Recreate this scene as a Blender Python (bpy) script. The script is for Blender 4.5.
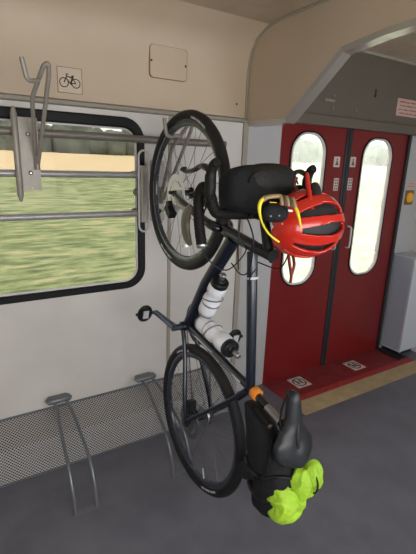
import bpy, bmesh, math, random
from mathutils import Vector, Matrix, noise
random.seed(4)
for o in list(bpy.data.objects): bpy.data.objects.remove(o, do_unlink=True)
S = bpy.context.scene
COL = S.collection
V = Vector
PI = math.pi
R = math.radians

# ---------------------------------------------------------------- camera
cx = V((0.85231795, 0.11087869, -0.51113601))
cy = V((-0.52187041, 0.24516078, -0.81703578))
cz = V((0.03471865, 0.96312102, 0.26681924))
ROT = Matrix((cx, cy, cz))            # rows = world axes in camera space
cam = bpy.data.cameras.new('camera'); camo = bpy.data.objects.new('camera', cam); COL.objects.link(camo)
camo.matrix_world = Matrix.Translation((0, 0, 1.6)) @ ROT.to_4x4()
cam.sensor_fit = 'VERTICAL'; cam.sensor_height = 36.0; cam.lens = 415 / 554 * 36.0
cam.clip_start = 0.02; cam.clip_end = 400
S.camera = camo

# ---------------------------------------------------------------- light
S.view_settings.view_transform = 'Standard'; S.view_settings.look = 'None'
S.view_settings.gamma = 1.0; S.view_settings.use_curve_mapping = False
S.view_settings.exposure = 0.22
w = bpy.data.worlds.new('sky'); S.world = w; w.use_nodes = True
bg = w.node_tree.nodes['Background']
bg.inputs[0].default_value = (0.86, 0.93, 1.0, 1); bg.inputs[1].default_value = 3.6
sun = bpy.data.lights.new('sun', 'SUN'); sun.energy = 3.0; sun.angle = R(6); sun.color = (1, 0.93, 0.8)
suno = bpy.data.objects.new('sun', sun); COL.objects.link(suno)
suno.rotation_euler = V((0.35, 0.6, -1)).to_track_quat('-Z', 'Y').to_euler()
def area(name, loc, direction, sx, sy, energy, color):
    l = bpy.data.lights.new(name, 'AREA'); l.shape = 'RECTANGLE'; l.size = sx; l.size_y = sy; l.energy = energy; l.color = color
    o = bpy.data.objects.new(name, l); COL.objects.link(o); o.location = loc
    o.rotation_euler = V(direction).to_track_quat('-Z', 'Z').to_euler()
    return o
area('daylight_near_windows', (0.3, -0.78, 1.38), (0, 1, 0.05), 2.6, 0.85, 22, (1.0, 0.95, 0.88))
area('daylight_near_door', (2.5, -0.78, 1.3), (0, 1, -0.1), 1.1, 1.0, 5, (0.95, 0.97, 1.0))

# ---------------------------------------------------------------- materials
MATS = {}
def mat(name, color, rough=0.5, metal=0.0, noise_amt=0.0, noise_scale=8, bump=0.0, bump_scale=60, spec=0.5, color2=None, coat=0.0):
    if name in MATS: return MATS[name]
    m = bpy.data.materials.new(name); m.use_nodes = True; nt = m.node_tree; b = nt.nodes['Principled BSDF']
    b.inputs['Roughness'].default_value = rough; b.inputs['Metallic'].default_value = metal
    b.inputs['Specular IOR Level'].default_value = spec; b.inputs['Coat Weight'].default_value = coat
    c = (*color, 1)
    b.inputs['Base Color'].default_value = c
    tc = nt.nodes.new('ShaderNodeTexCoord')
    if noise_amt or color2:
        n = nt.nodes.new('ShaderNodeTexNoise'); n.inputs['Scale'].default_value = noise_scale; n.inputs['Detail'].default_value = 5
        nt.links.new(tc.outputs['Object'], n.inputs['Vector'])
        mx = nt.nodes.new('ShaderNodeMixRGB')
        c2 = color2 if color2 else tuple(x * (1 - noise_amt) for x in color)
        mx.inputs[1].default_value = c; mx.inputs[2].default_value = (*c2, 1)
        rp = nt.nodes.new('ShaderNodeValToRGB'); rp.color_ramp.elements[0].position = 0.35; rp.color_ramp.elements[1].position = 0.68
        nt.links.new(n.outputs['Fac'], rp.inputs[0]); nt.links.new(rp.outputs[0], mx.inputs[0])
        nt.links.new(mx.outputs[0], b.inputs['Base Color'])
    if bump:
        n2 = nt.nodes.new('ShaderNodeTexNoise'); n2.inputs['Scale'].default_value = bump_scale; n2.inputs['Detail'].default_value = 4
        nt.links.new(tc.outputs['Object'], n2.inputs['Vector'])
        bp = nt.nodes.new('ShaderNodeBump'); bp.inputs['Strength'].default_value = bump; bp.inputs['Distance'].default_value = 0.01
        nt.links.new(n2.outputs['Fac'], bp.inputs['Height']); nt.links.new(bp.outputs[0], b.inputs['Normal'])
    MATS[name] = m; return m

M_wall = mat('wall_laminate', (0.60, 0.56, 0.52), 0.45, noise_amt=0.10, noise_scale=3)
M_cream = mat('upper_cream_panel', (0.49, 0.385, 0.275), 0.5, noise_amt=0.10, noise_scale=2)
M_vest = mat('vestibule_shaded_panel', (0.125, 0.105, 0.082), 0.45, noise_amt=0.08, noise_scale=3)  # brown-grey panel, darkened so the colour carries the vestibule's shade
M_jamb = mat('jamb_grey_panel', (0.43, 0.42, 0.42), 0.4, noise_amt=0.08, noise_scale=3)
M_lip = mat('portal_edge_metal', (0.48, 0.44, 0.39), 0.22, metal=0.6)
M_trim = mat('grey_brown_trim', (0.27, 0.24, 0.19), 0.5)
M_seam = mat('joint_sealant', (0.30, 0.26, 0.21), 0.6)
M_ceil = mat('ceiling_cream', (0.44, 0.345, 0.245), 0.6, noise_amt=0.2, noise_scale=5)
M_floor = mat('floor_vinyl', (0.135, 0.133, 0.158), 0.36, noise_amt=0.25, noise_scale=5, bump=0.15, bump_scale=220)
M_red = mat('door_red', (0.175, 0.010, 0.011), 0.28, noise_amt=0.1, noise_scale=2)
M_redfloor = mat('threshold_red', (0.22, 0.024, 0.026), 0.5, noise_amt=0.25, noise_scale=14)
M_rededge = mat('threshold_edge_red', (0.36, 0.035, 0.033), 0.5, noise_amt=0.3, noise_scale=30)
M_yellow = mat('floor_strip_yellow', (0.44, 0.33, 0.18), 0.6, noise_amt=0.2, noise_scale=12, bump=0.2, bump_scale=200)
M_rubber = mat('black_rubber', (0.008, 0.008, 0.008), 0.5, spec=0.2)
M_seal = mat('door_seal_rubber', (0.014, 0.014, 0.017), 0.5)
M_rail = mat('painted_grey_steel', (0.36, 0.345, 0.34), 0.35, metal=0.3, noise_amt=0.1, noise_scale=20)
M_raildark = mat('brown_grey_rail', (0.17, 0.15, 0.13), 0.4, metal=0.2)
M_hook = mat('hook_plate_paint', (0.30, 0.27, 0.23), 0.45, metal=0.25, noise_amt=0.15, noise_scale=25)
M_wire = mat('pale_grip_plastic', (0.55, 0.52, 0.50), 0.4)
M_rack = mat('grey_tube_paint', (0.16, 0.17, 0.185), 0.35, metal=0.4)
M_silver = mat('silver_metal', (0.75, 0.75, 0.76), 0.3, metal=0.45)
M_dsilver = mat('dull_silver', (0.4, 0.4, 0.41), 0.35, metal=0.9)
M_frame = mat('frame_midnight_blue', (0.005, 0.009, 0.018), 0.28, coat=0.25)
M_carbon = mat('carbon_black', (0.012, 0.013, 0.015), 0.22, coat=0.3)
M_black = mat('black_plastic', (0.009, 0.009, 0.010), 0.4, spec=0.3)
M_tyre = mat('tyre_rubber', (0.012, 0.0115, 0.012), 0.6, spec=0.35, bump=0.25, bump_scale=300)
M_rim = mat('rim_satin_black', (0.03, 0.035, 0.05), 0.2, coat=0.5)
M_decal_glint = mat('pale_decal_glint', (0.55, 0.55, 0.55), 0.5)  # print marks, and the painted reflections on the seat tube
M_spoke = mat('spoke_steel', (0.16, 0.16, 0.17), 0.35, metal=0.7)
M_fabric = mat('black_bag_fabric', (0.010, 0.010, 0.012), 0.75, spec=0.25, bump=0.4, bump_scale=150)
M_saddle = mat('saddle_leatherette', (0.014, 0.015, 0.018), 0.42, bump=0.1, bump_scale=200)
M_tape = mat('bar_tape', (0.010, 0.009, 0.008), 0.6, spec=0.15, bump=0.4, bump_scale=120)
M_grip = mat('grip_reflected_brown', (0.10, 0.085, 0.06), 0.32)  # base colour holds the brown reflection on the left drop
M_white = mat('bottle_white', (0.74, 0.74, 0.77), 0.3)
M_orange = mat('orange_band', (0.75, 0.23, 0.02), 0.45)
M_helmet = mat('helmet_red', (0.50, 0.018, 0.008), 0.25, coat=0.4)
M_foam = mat('helmet_foam_black', (0.015, 0.014, 0.014), 0.65)
M_strapred = mat('strap_dark_red', (0.16, 0.012, 0.012), 0.6)
M_hiviz = mat('hi_viz_fabric', (0.38, 0.62, 0.03), 0.6, bump=0.5, bump_scale=70, color2=(0.28, 0.48, 0.02))
M_cordy = mat('yellow_cord', (0.75, 0.60, 0.02), 0.5)
M_lens = mat('brown_band', (0.30, 0.20, 0.10), 0.4)
M_lensd = mat('dark_brown_band', (0.07, 0.045, 0.03), 0.5)
M_sticker = mat('sticker_white', (0.60, 0.50, 0.47), 0.5)
M_stickerc = mat('sticker_cream', (0.54, 0.44, 0.33), 0.5)
M_ink = mat('ink_black', (0.02, 0.018, 0.016), 0.5)
M_inkb = mat('ink_brown', (0.22, 0.12, 0.07), 0.5)
M_inkr = mat('ink_red', (0.35, 0.05, 0.04), 0.5)
M_pink = mat('sticker_pale_pink', (0.58, 0.40, 0.34), 0.5)
M_button = mat('button_yellow', (0.80, 0.42, 0.03), 0.4)
M_buttonb = mat('button_surround', (0.20, 0.10, 0.02), 0.5)
M_cab = mat('cabinet_grey', (0.50, 0.52, 0.56), 0.4)

def glass(name, tint, haze):
    m = bpy.data.materials.new(name); m.use_nodes = True; nt = m.node_tree; nt.nodes.clear()
    out = nt.nodes.new('ShaderNodeOutputMaterial'); tr = nt.nodes.new('ShaderNodeBsdfTransparent'); tr.inputs[0].default_value = (*tint, 1)
    gl = nt.nodes.new('ShaderNodeBsdfGlossy'); gl.inputs['Roughness'].default_value = 0.05
    fr = nt.nodes.new('ShaderNodeFresnel'); fr.inputs[0].default_value = 1.15
    tl = nt.nodes.new('ShaderNodeBsdfTranslucent'); tl.inputs[0].default_value = (1, 1, 0.97, 1)
    mh = nt.nodes.new('ShaderNodeMixShader'); mx = nt.nodes.new('ShaderNodeMixShader')
    tc = nt.nodes.new('ShaderNodeTexCoord'); n = nt.nodes.new('ShaderNodeTexNoise'); n.inputs['Scale'].default_value = 5; n.inputs['Detail'].default_value = 6
    mr = nt.nodes.new('ShaderNodeMapRange'); mr.inputs[1].default_value = .3; mr.inputs[2].default_value = .7
    mr.inputs[3].default_value = haze * 0.6; mr.inputs[4].default_value = haze
    nt.links.new(tc.outputs['Object'], n.inputs['Vector']); nt.links.new(n.outputs['Fac'], mr.inputs[0]); nt.links.new(mr.outputs[0], mh.inputs[0])
    nt.links.new(tr.outputs[0], mh.inputs[1]); nt.links.new(tl.outputs[0], mh.inputs[2])
    nt.links.new(fr.outputs[0], mx.inputs[0]); nt.links.new(mh.outputs[0], mx.inputs[1]); nt.links.new(gl.outputs[0], mx.inputs[2])
    nt.links.new(mx.outputs[0], out.inputs[0]); MATS[name] = m; return m
M_glass = glass('window_glass', (0.60, 0.57, 0.53), 0.0)
M_doorglass = glass('hazy_door_glass', (0.86, 0.84, 0.78), 0.30)

def perforated(name, color, hole, pitch, rad, ax=('X', 'Z')):
    m = bpy.data.materials.new(name); m.use_nodes = True; nt = m.node_tree; b = nt.nodes['Principled BSDF']
    b.inputs['Roughness'].default_value = 0.4; b.inputs['Metallic'].default_value = 0.2
    uv = nt.nodes.new('ShaderNodeTexCoord'); sp = nt.nodes.new('ShaderNodeSeparateXYZ'); nt.links.new(uv.outputs['UV'], sp.inputs[0])
    def mth(op, a, b_=None, c=None):
        n = nt.nodes.new('ShaderNodeMath'); n.operation = op
        for i, v in enumerate((a, b_, c)):
            if v is None: continue
            if isinstance(v, (int, float)): n.inputs[i].default_value = v
            else: nt.links.new(v, n.inputs[i])
        return n.outputs[0]
    u = mth('DIVIDE', sp.outputs[0], pitch); v = mth('DIVIDE', sp.outputs[1], pitch)
    def dist(du):
        a = mth('SUBTRACT', mth('FRACT', mth('ADD', u, du)), 0.5); c = mth('SUBTRACT', mth('FRACT', mth('ADD', v, du)), 0.5)
        return mth('SQRT', mth('ADD', mth('MULTIPLY', a, a), mth('MULTIPLY', c, c)))
    d = mth('MINIMUM', dist(0.0), dist(0.5))
    f = mth('LESS_THAN', d, rad)
    mx = nt.nodes.new('ShaderNodeMixRGB'); mx.inputs[1].default_value = (*color, 1); mx.inputs[2].default_value = (*hole, 1)
    nt.links.new(f, mx.inputs[0]); nt.links.new(mx.outputs[0], b.inputs['Base Color']); MATS[name] = m; return m
M_perf = perforated('perforated_sheet', (0.48, 0.46, 0.44), (0.035, 0.035, 0.04), 0.0165, 0.27)
M_perfc = perforated('perforated_cabinet_sheet', (0.44, 0.48, 0.56), (0.22, 0.25, 0.30), 0.016, 0.22)

# ---------------------------------------------------------------- helpers
def prop(o, label=None, cat=None, group=None, kind=None):
    if label: o['label'] = label
    if cat: o['category'] = cat
    if group: o['group'] = group
    if kind: o['kind'] = kind
    return o
def link(name, me, m, parent=None, smooth=False, mw=None):
    o = bpy.data.objects.new(name, me); COL.objects.link(o)
    if m is not None and len(me.materials) == 0: me.materials.append(m)
    if smooth:
        for p in me.polygons: p.use_smooth = True
    if mw is not None: o.matrix_world = mw
    if parent is not None: o.parent = parent
    return o
def empty(name, loc, rot=None):
    o = bpy.data.objects.new(name, None); COL.objects.link(o); o.empty_display_size = 0.05
    o.matrix_world = Matrix.Translation(loc) @ (rot.to_4x4() if rot else Matrix.Identity(4))
    return o
class MB:
    """collects shapes; built in world or parent space; one mesh"""
    def __init__(s): s.v = []; s.f = []; s.mi = []; s.sm = []; s.uv = {}
    def add(s, vs, fs, mi=0, sm=False):
        b = len(s.v); s.v += [tuple(v) for v in vs]
        for f in fs: s.f.append([b + i for i in f]); s.mi.append(mi); s.sm.append(sm)
    def box(s, x0, x1, y0, y1, z0, z1, mi=0):
        vs = [(x, y, z) for x in (x0, x1) for y in (y0, y1) for z in (z0, z1)]
        s.add(vs, [(0, 1, 3, 2), (4, 6, 7, 5), (0, 4, 5, 1), (2, 3, 7, 6), (0, 2, 6, 4), (1, 5, 7, 3)], mi); return s
    def obox(s, c, ax, ay, az, hx, hy, hz, mi=0):
        c = V(c); vs = [c + ax * (i * hx) + ay * (j * hy) + az * (k * hz) for i in (-1, 1) for j in (-1, 1) for k in (-1, 1)]
        s.add(vs, [(0, 1, 3, 2), (4, 6, 7, 5), (0, 4, 5, 1), (2, 3, 7, 6), (0, 2, 6, 4), (1, 5, 7, 3)], mi); return s
    def tube(s, pts, r, n=12, closed=False, mi=0, flat=1.0, up=None):
        P = [V(p) for p in pts]; N = len(P)
        rr = r if isinstance(r, (list, tuple)) else [r] * N
        T = []
        for i in range(N):
            if closed: t = P[(i + 1) % N] - P[i - 1]
            else: t = P[min(i + 1, N - 1)] - P[max(i - 1, 0)]
            T.append(t.normalized())
        u = V(up) if up else (V((0, 0, 1)) if abs(T[0].z) < 0.9 else V((1, 0, 0)))
        u = (u - T[0] * u.dot(T[0])).normalized(); rings = []
        for i in range(N):
            u = (u - T[i] * u.dot(T[i])).normalized(); q = T[i].cross(u)
            rings.append([P[i] + (u * math.cos(2 * PI * k / n) + q * (flat * math.sin(2 * PI * k / n))) * rr[i] for k in range(n)])
        vs = [p for g in rings for p in g]; fs = []
        for i in range(N if closed else N - 1):
            j = (i + 1) % N
            for k in range(n): fs.append((i * n + k, i * n + (k + 1) % n, j * n + (k + 1) % n, j * n + k))
        s.add(vs, fs, mi, True)
        if not closed:
            s.add(rings[0][::-1], [tuple(range(n))], mi); s.add(rings[-1], [tuple(range(n))], mi)
        return s
    def lathe(s, prof, origin, axis, n=32, mi=0, closed=False, sm=True):
        """prof: (radius, height along axis)"""
        a = V(axis).normalized(); u = V((0, 0, 1)) if abs(a.z) < 0.9 else V((1, 0, 0)); u = (u - a * u.dot(a)).normalized(); q = a.cross(u)
        o = V(origin); vs = []
        for (r, h) in prof:
            for k in range(n):
                t = 2 * PI * k / n; vs.append(o + a * h + (u * math.cos(t) + q * math.sin(t)) * max(r, 1e-5))
        fs = []; m = len(prof)
        for i in range(m if closed else m - 1):
            j = (i + 1) % m
            for k in range(n): fs.append((i * n + k, i * n + (k + 1) % n, j * n + (k + 1) % n, j * n + k))
        s.add(vs, fs, mi, sm)
        if not closed:
            s.add(vs[:n][::-1], [tuple(range(n))], mi); s.add(vs[-n:], [tuple(range(n))], mi)
        return s
    def build(s, name, mats, parent=None, bevel=0.0):
        me = bpy.data.meshes.new(name); me.from_pydata(s.v, [], s.f); me.update()
        mats = mats if isinstance(mats, (list, tuple)) else [mats]
        for m in mats: me.materials.append(m)
        for p, a, b in zip(me.polygons, s.mi, s.sm): p.material_index = a; p.use_smooth = b
        bm = bmesh.new(); bm.from_mesh(me); bmesh.ops.recalc_face_normals(bm, faces=bm.faces); bm.to_mesh(me); bm.free()
        o = bpy.data.objects.new(name, me); COL.objects.link(o)
        if parent is not None: o.parent = parent
        if bevel:
            md = o.modifiers.new('bevel', 'BEVEL'); md.width = bevel; md.segments = 2; md.limit_method = 'ANGLE'
        return o
def smooth_path(pts, sub=8, closed=False):
    P = [V(p) for p in pts]; N = len(P); out = []
    for i in range(N if closed else N - 1):
        if closed: p0, p1, p2, p3 = P[i - 1], P[i], P[(i + 1) % N], P[(i + 2) % N]
        else: p0, p1, p2, p3 = P[max(i - 1, 0)], P[i], P[i + 1], P[min(i + 2, N - 1)]
        for k in range(sub):
            t = k / sub
            out.append(0.5 * ((2 * p1) + (p2 - p0) * t + (2 * p0 - 5 * p1 + 4 * p2 - p3) * t * t + (3 * p1 - p0 - 3 * p2 + p3) * t ** 3))
    if not closed: out.append(P[-1])
    return out
def rrect(x0, x1, y0, y1, r, n=8):
    pts = []
    for cx_, cy_, a0 in ((x1 - r, y0 + r, -90), (x1 - r, y1 - r, 0), (x0 + r, y1 - r, 90), (x0 + r, y0 + r, 180)):
        for k in range(n + 1):
            a = R(a0 + 90 * k / n); pts.append((cx_ + r * math.cos(a), cy_ + r * math.sin(a)))
    return pts
def rect(x0, x1, y0, y1): return [(x0, y0), (x1, y0), (x1, y1), (x0, y1)]
def circ(x, y, r, n=24): return [(x + r * math.cos(2 * PI * k / n), y + r * math.sin(2 * PI * k / n)) for k in range(n)]
WALLM = Matrix(((1, 0, 0), (0, 0, -1), (0, 1, 0)))      # local x->X, y->Z, normal -> -Y
SIDEM = Matrix(((0, 0, -1), (-1, 0, 0), (0, 1, 0)))     # local x->-Y, y->Z, normal -> -X
FLOORM = Matrix.Identity(3)
def plate(name, loops, th, m, mtx, off, parent=None, bev=0.0):
    """flat panel with holes; off = position of the front face along the normal's axis"""
    cu = bpy.data.curves.new(name, 'CURVE'); cu.dimensions = '2D'; cu.fill_mode = 'BOTH'; cu.extrude = th / 2 - bev
    if bev: cu.bevel_depth = bev; cu.bevel_resolution = 1; cu.offset = -bev
    for L in loops:
        sp = cu.splines.new('POLY'); sp.points.add(len(L) - 1)
        for p, q in zip(sp.points, L): p.co = (q[0], q[1], 0, 1)
        sp.use_cyclic_u = True
    t = bpy.data.objects.new('tmp', cu); COL.objects.link(t)
    dg = bpy.context.evaluated_depsgraph_get(); me = bpy.data.meshes.new_from_object(t.evaluated_get(dg))
    bpy.data.objects.remove(t, do_unlink=True); me.materials.clear(); me.name = name
    n = mtx @ V((0, 0, 1)); loc = n * (n.dot(V((off, off, off)))) if True else 0
    axis = [i for i in range(3) if abs(n[i]) > 0.5][0]
    l = V((0, 0, 0)); l[axis] = off - n[axis] * th / 2
    T = Matrix.Translation(l) @ mtx.to_4x4()
    me.transform(T)
    return link(name, me, m, parent)
def structure(o, label=None): o['kind'] = 'structure'; return o
def copy_tree(o, parent=None):
    c = o.copy(); COL.objects.link(c)
    if parent is not None: c.parent = parent
    for ch in list(o.children): copy_tree(ch, c)
    return c

# ---------------------------------------------------------------- setting
YW = 2.15; XP = 1.575; ZC = 2.33; X0 = -1.6; YN = -0.65; XE = 3.46
fl = MB().box(X0, 4.6, YN, 1.69, -0.04, 0.0).box(X0, 1.86, 1.69, YW, -0.04, 0.0).box(3.302, 4.6, 1.69, YW, -0.04, 0)
structure(fl.build('floor', M_floor))
# window wall, with the window opening
WX0, WX1, WZ0, WZ1 = -0.75, 0.915, 0.895, 1.806
structure(plate('wall_front', [rect(X0, 1.57, -0.04, 1.845), rrect(WX0 + .02, WX1 - .02, WZ0 + .02, WZ1 - .02, .10)], 0.05, M_wall, WALLM, YW))
# upper cream wall and ceiling in one curved lining
prof = [(2.15, 1.85), (2.15, 2.07), (2.143, 2.15), (2.125, 2.215), (2.08, 2.275), (1.97, 2.322), (1.84, 2.334), (1.55, 2.337), (0.7, 2.345), (-0.3, 2.335), (YN, 2.30)]
def lining(name, x0, x1, pr, m, th=0.03):
    mb = MB(); n = len(pr); P = [(p[0], p[1]) for p in pr]
    vs = [(x0, y, z) for y, z in P] + [(x1, y, z) for y, z in P]
    vs += [(x0, y + th * (1 if i < 3 else .3), z + (th if i > 2 else 0)) for i, (y, z) in enumerate(P)] + [(x1, y + th * (1 if i < 3 else .3), z + (th if i > 2 else 0)) for i, (y, z) in enumerate(P)]
    fs = []
    for i in range(n - 1):
        fs += [(i, i + 1, n + i + 1, n + i), (2 * n + i, 2 * n + i + 1, 3 * n + i + 1, 3 * n + i)]
    fs += [(0, n, 3 * n, 2 * n), (n - 1, 2 * n - 1, 4 * n - 1, 3 * n - 1)]
    for i in range(n - 1): fs += [(i, i + 1, 2 * n + i + 1, 2 * n + i), (n + i, n + i + 1, 3 * n + i + 1, 3 * n + i)]
    mb.add(vs, fs, 0, False); o = mb.build(name, m)
    for p in o.data.polygons: p.use_smooth = True
    md = o.modifiers.new('split', 'EDGE_SPLIT'); md.split_angle = R(40)
    return structure(o)
lining('wall_upper', X0, XP, prof[:6], M_cream)
lining('ceiling', X0, XP, prof[5:], M_ceil)
# ledge between the wall and the upper panel
tr = MB(); tr.add([(X0, 2.15, 1.832), (X0, 2.132, 1.838), (X0, 2.128, 1.852), (X0, 2.15, 1.862), (1.572, 2.15, 1.832), (1.572, 2.132, 1.838), (1.572, 2.128, 1.852), (1.572, 2.15, 1.862)],
       [(0, 1, 5, 4), (1, 2, 6, 5), (2, 3, 7, 6), (0, 4, 7, 3), (0, 3, 2, 1), (4, 5, 6, 7)])
structure(tr.build('trim_1', M_trim))
structure(MB().box(1.058, 1.078, 2.144, 2.15, 0, 1.83).build('trim_2', M_seam))
structure(MB().box(1.555, 1.590, 2.138, 2.15, 0, 1.838).build('trim_3', M_seam))
# portal header: plane x = XP seen from the saloon, chamfered opening
op = [(-2.2, 1.84), (-1.80, 1.84), (-1.46, 2.12), (-1.25, 2.145), (-0.9, 2.16), (-.1, 2.16), (.26, 1.84), (.65, 1.84), (.65, 2.40), (-2.2, 2.40)]
structure(plate('wall_right', [op], 0.012, M_cream, SIDEM, XP))
lipb = MB()
edge = [(-p[0], p[1]) for p in op[1:7]]; edge = [(2.15, 1.84)] + edge + [(-.65, 1.84)]
for (a, b) in zip(edge[:-1], edge[1:]):
    lipb.add([(XP, a[0], a[1]), (XP, b[0], b[1]), (XP + .012, b[0], b[1] - .022), (XP + .012, a[0], a[1] - .022), (XP + .07, b[0], b[1] - .025), (XP + .07, a[0], a[1] - .025),
              (XP + .07, b[0], b[1] + .1), (XP + .07, a[0], a[1] + .1)], [(0, 1, 2, 3), (3, 2, 4, 5), (5, 4, 6, 7)])
structure(lipb.build('trim_4', M_lip))
# curved sealant seam round the ceiling profile
seam = [(XP - .008, y - .004 if z < 2.2 else y, z - .005) for y, z in prof[:10]]
structure(MB().tube(smooth_path(seam, 6), 0.007, 8).build('trim_5', M_trim))
# grey panel between seam and doors + vestibule wall
structure(plate('wall_vestibule', [rect(1.59, 1.862, 0, 1.87)], 0.05, M_jamb, WALLM, YW))
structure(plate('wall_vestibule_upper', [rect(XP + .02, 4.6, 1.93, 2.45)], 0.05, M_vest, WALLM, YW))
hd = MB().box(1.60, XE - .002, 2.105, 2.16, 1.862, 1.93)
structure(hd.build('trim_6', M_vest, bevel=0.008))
vc = [(2.15, 2.36), (2.05, 2.395), (1.8, 2.41), (1.0, 2.42), (-.65, 2.40)]
lining('ceiling_vestibule', XP + .012, 4.6, vc, M_ceil)
structure(MB().box(XP+.02, 4.6, 2.12, 2.15, 2.352, 2.37).build('trim_7', M_seam))
# right end: partition beyond the doors
structure(plate('wall_partition', [rect(-2.15, -1.0, 0, 2.45)], 0.05, M_wall, SIDEM, XE))
structure(MB().box(3.22, XE, 2.148, 2.2, 0, 1.87).build('wall_doorside', M_jamb))
structure(MB().box(4.6, 4.65, YN, YW, 0, 2.45).build('wall_end', M_wall))
structure(MB().box(X0 - .05, X0, YN, YW, 0, 2.45).build('wall_left', M_wall))
# near side wall, windows and door opening left as real openings
structure(plate('wall_near', [rect(X0, 4.6, 0, 2.45), rrect(-1.0, 1.45, .9, 1.82, .1), rrect(2.0, 3.1, .75, 1.85, .2)], 0.05, M_wall, WALLM, YN - .05))

# ---------------------------------------------------------------- window
wf = plate('window_frame', [rrect(WX0, WX1, WZ0, WZ1, .115, 10), rrect(WX0 + .05, WX1 - .042, WZ0 + .038, WZ1 - .052, .080, 10)], 0.045, M_rubber, WALLM, 2.135, bev=.008)
win = empty('window_1', ((WX0 + WX1) / 2, YW, WZ0)); structure(win)
def child(o, p):
    o.parent = p; o.matrix_parent_inverse = p.matrix_world.inverted(); return o
bpy.context.view_layer.update()
child(wf, win)
child(plate('inner_seal', [rrect(WX0 + .048, WX1 - .040, WZ0 + .036, WZ1 - .050, .080, 10), rrect(WX0 + .058, WX1 - .050, WZ0 + .046, WZ1 - .060, .070, 10)], 0.012, M_wire, WALLM, 2.150), win)
child(plate('window_pane', [rrect(WX0 + .03, WX1 - .03, WZ0 + .03, WZ1 - .03, .08, 10)], 0.006, M_glass, WALLM, 2.166), win)

# ---------------------------------------------------------------- doors
def door(name, x0, x1, wx0, wx1):
    d = empty(name, ((x0 + x1) / 2, 2.16, 0)); structure(d); bpy.context.view_layer.update()
    child(plate('door_leaf', [rect(x0, x1, 0.0, 1.90), rrect(wx0, wx1, .745, 1.82, .145, 12)], 0.035, M_red, WALLM, 2.155), d)
    child(plate('window_seal', [rrect(wx0 - .006, wx1 + .006, .739, 1.826, .15, 12), rrect(wx0 + .005, wx1 - .005, .750, 1.815, .14, 12)], 0.014, M_rubber, WALLM, 2.148), d)
    child(plate('window_rim', [rrect(wx0 + .004, wx1 - .004, .749, 1.816, .141, 12), rrect(wx0 + .018, wx1 - .018, .763, 1.802, .128, 12)], 0.014, M_wire, WALLM, 2.150), d)
    child(plate('window_pane', [rrect(wx0, wx1, .745, 1.82, .145, 12)], 0.006, M_doorglass, WALLM, 2.172), d)
    return d
d1 = door('door_1', 1.862, 2.478, 1.955, 2.285)
d2 = door('door_2', 2.535, 3.195, 2.665, 3.022)
child(MB().box(2.475, 2.505, 2.146, 2.19, 0, 1.868).build('door_seal', M_seal, None, .006), d1)
child(MB().box(2.509, 2.538, 2.146, 2.19, 0, 1.868).build('door_seal', M_seal, None, .006), d2)
child(MB().box(3.190, 3.222, 2.135, 2.19, 0, 1.868).build('door_seal', M_seal, None, .006), d2)
def door_handle(d, x):
    p = [(x, 2.15, 1.16), (x, 2.118, 1.155), (x, 2.112, 1.13), (x, 2.112, 1.03), (x + .0, 2.118, 1.0), (x, 2.15, .995)]
    child(MB().tube(smooth_path(p, 5), 0.0065, 8).build('door_handle', M_wire), d)
door_handle(d1, 2.44); door_handle(d2, 2.60)

# threshold
structure(MB().box(1.862, 2.523, 1.895, 2.20, -0.03, 0.001).build('trim_8', M_redfloor))
structure(MB().box(2.528, 3.22, 1.895, 2.20, -0.03, 0.001).build('trim_9', M_redfloor))
ed = MB().box(1.862, 3.30, 1.835, 1.893, -0.03, 0.003)
for k in range(64):
    x = 1.875 + k * .0222
    for j, y in enumerate((1.85, 1.878)): ed.lathe([(.006, 0), (.0045, .0022)], (x + j * .011, y, .003), (0, 0, 1), 6)
structure(ed.build('trim_10', M_rededge))
structure(MB().box(1.862, 3.3, 1.69, 1.833, -0.03, 0.002).build('trim_11', M_yellow))
structure(MB().box(1.862, 3.3, 1.69, 2.2, -0.06, -0.041).box(3.221, 3.30, 1.895, 2.25, -0.031, 0).box(1.862, XE, 2.19, 2.3, -0.06, 0.02).build('floor_subfloor', M_seal))
# black guide bar on the floor beside the cabinet
gb = prop(MB().tube([(3.195, 2.13, .012), (3.175, 1.90, .012)], .013, 8, flat=1).build('door_guide', M_seal), 'black rubber guide strip on the red threshold beside the perforated cabinet', 'guide strip')

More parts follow.
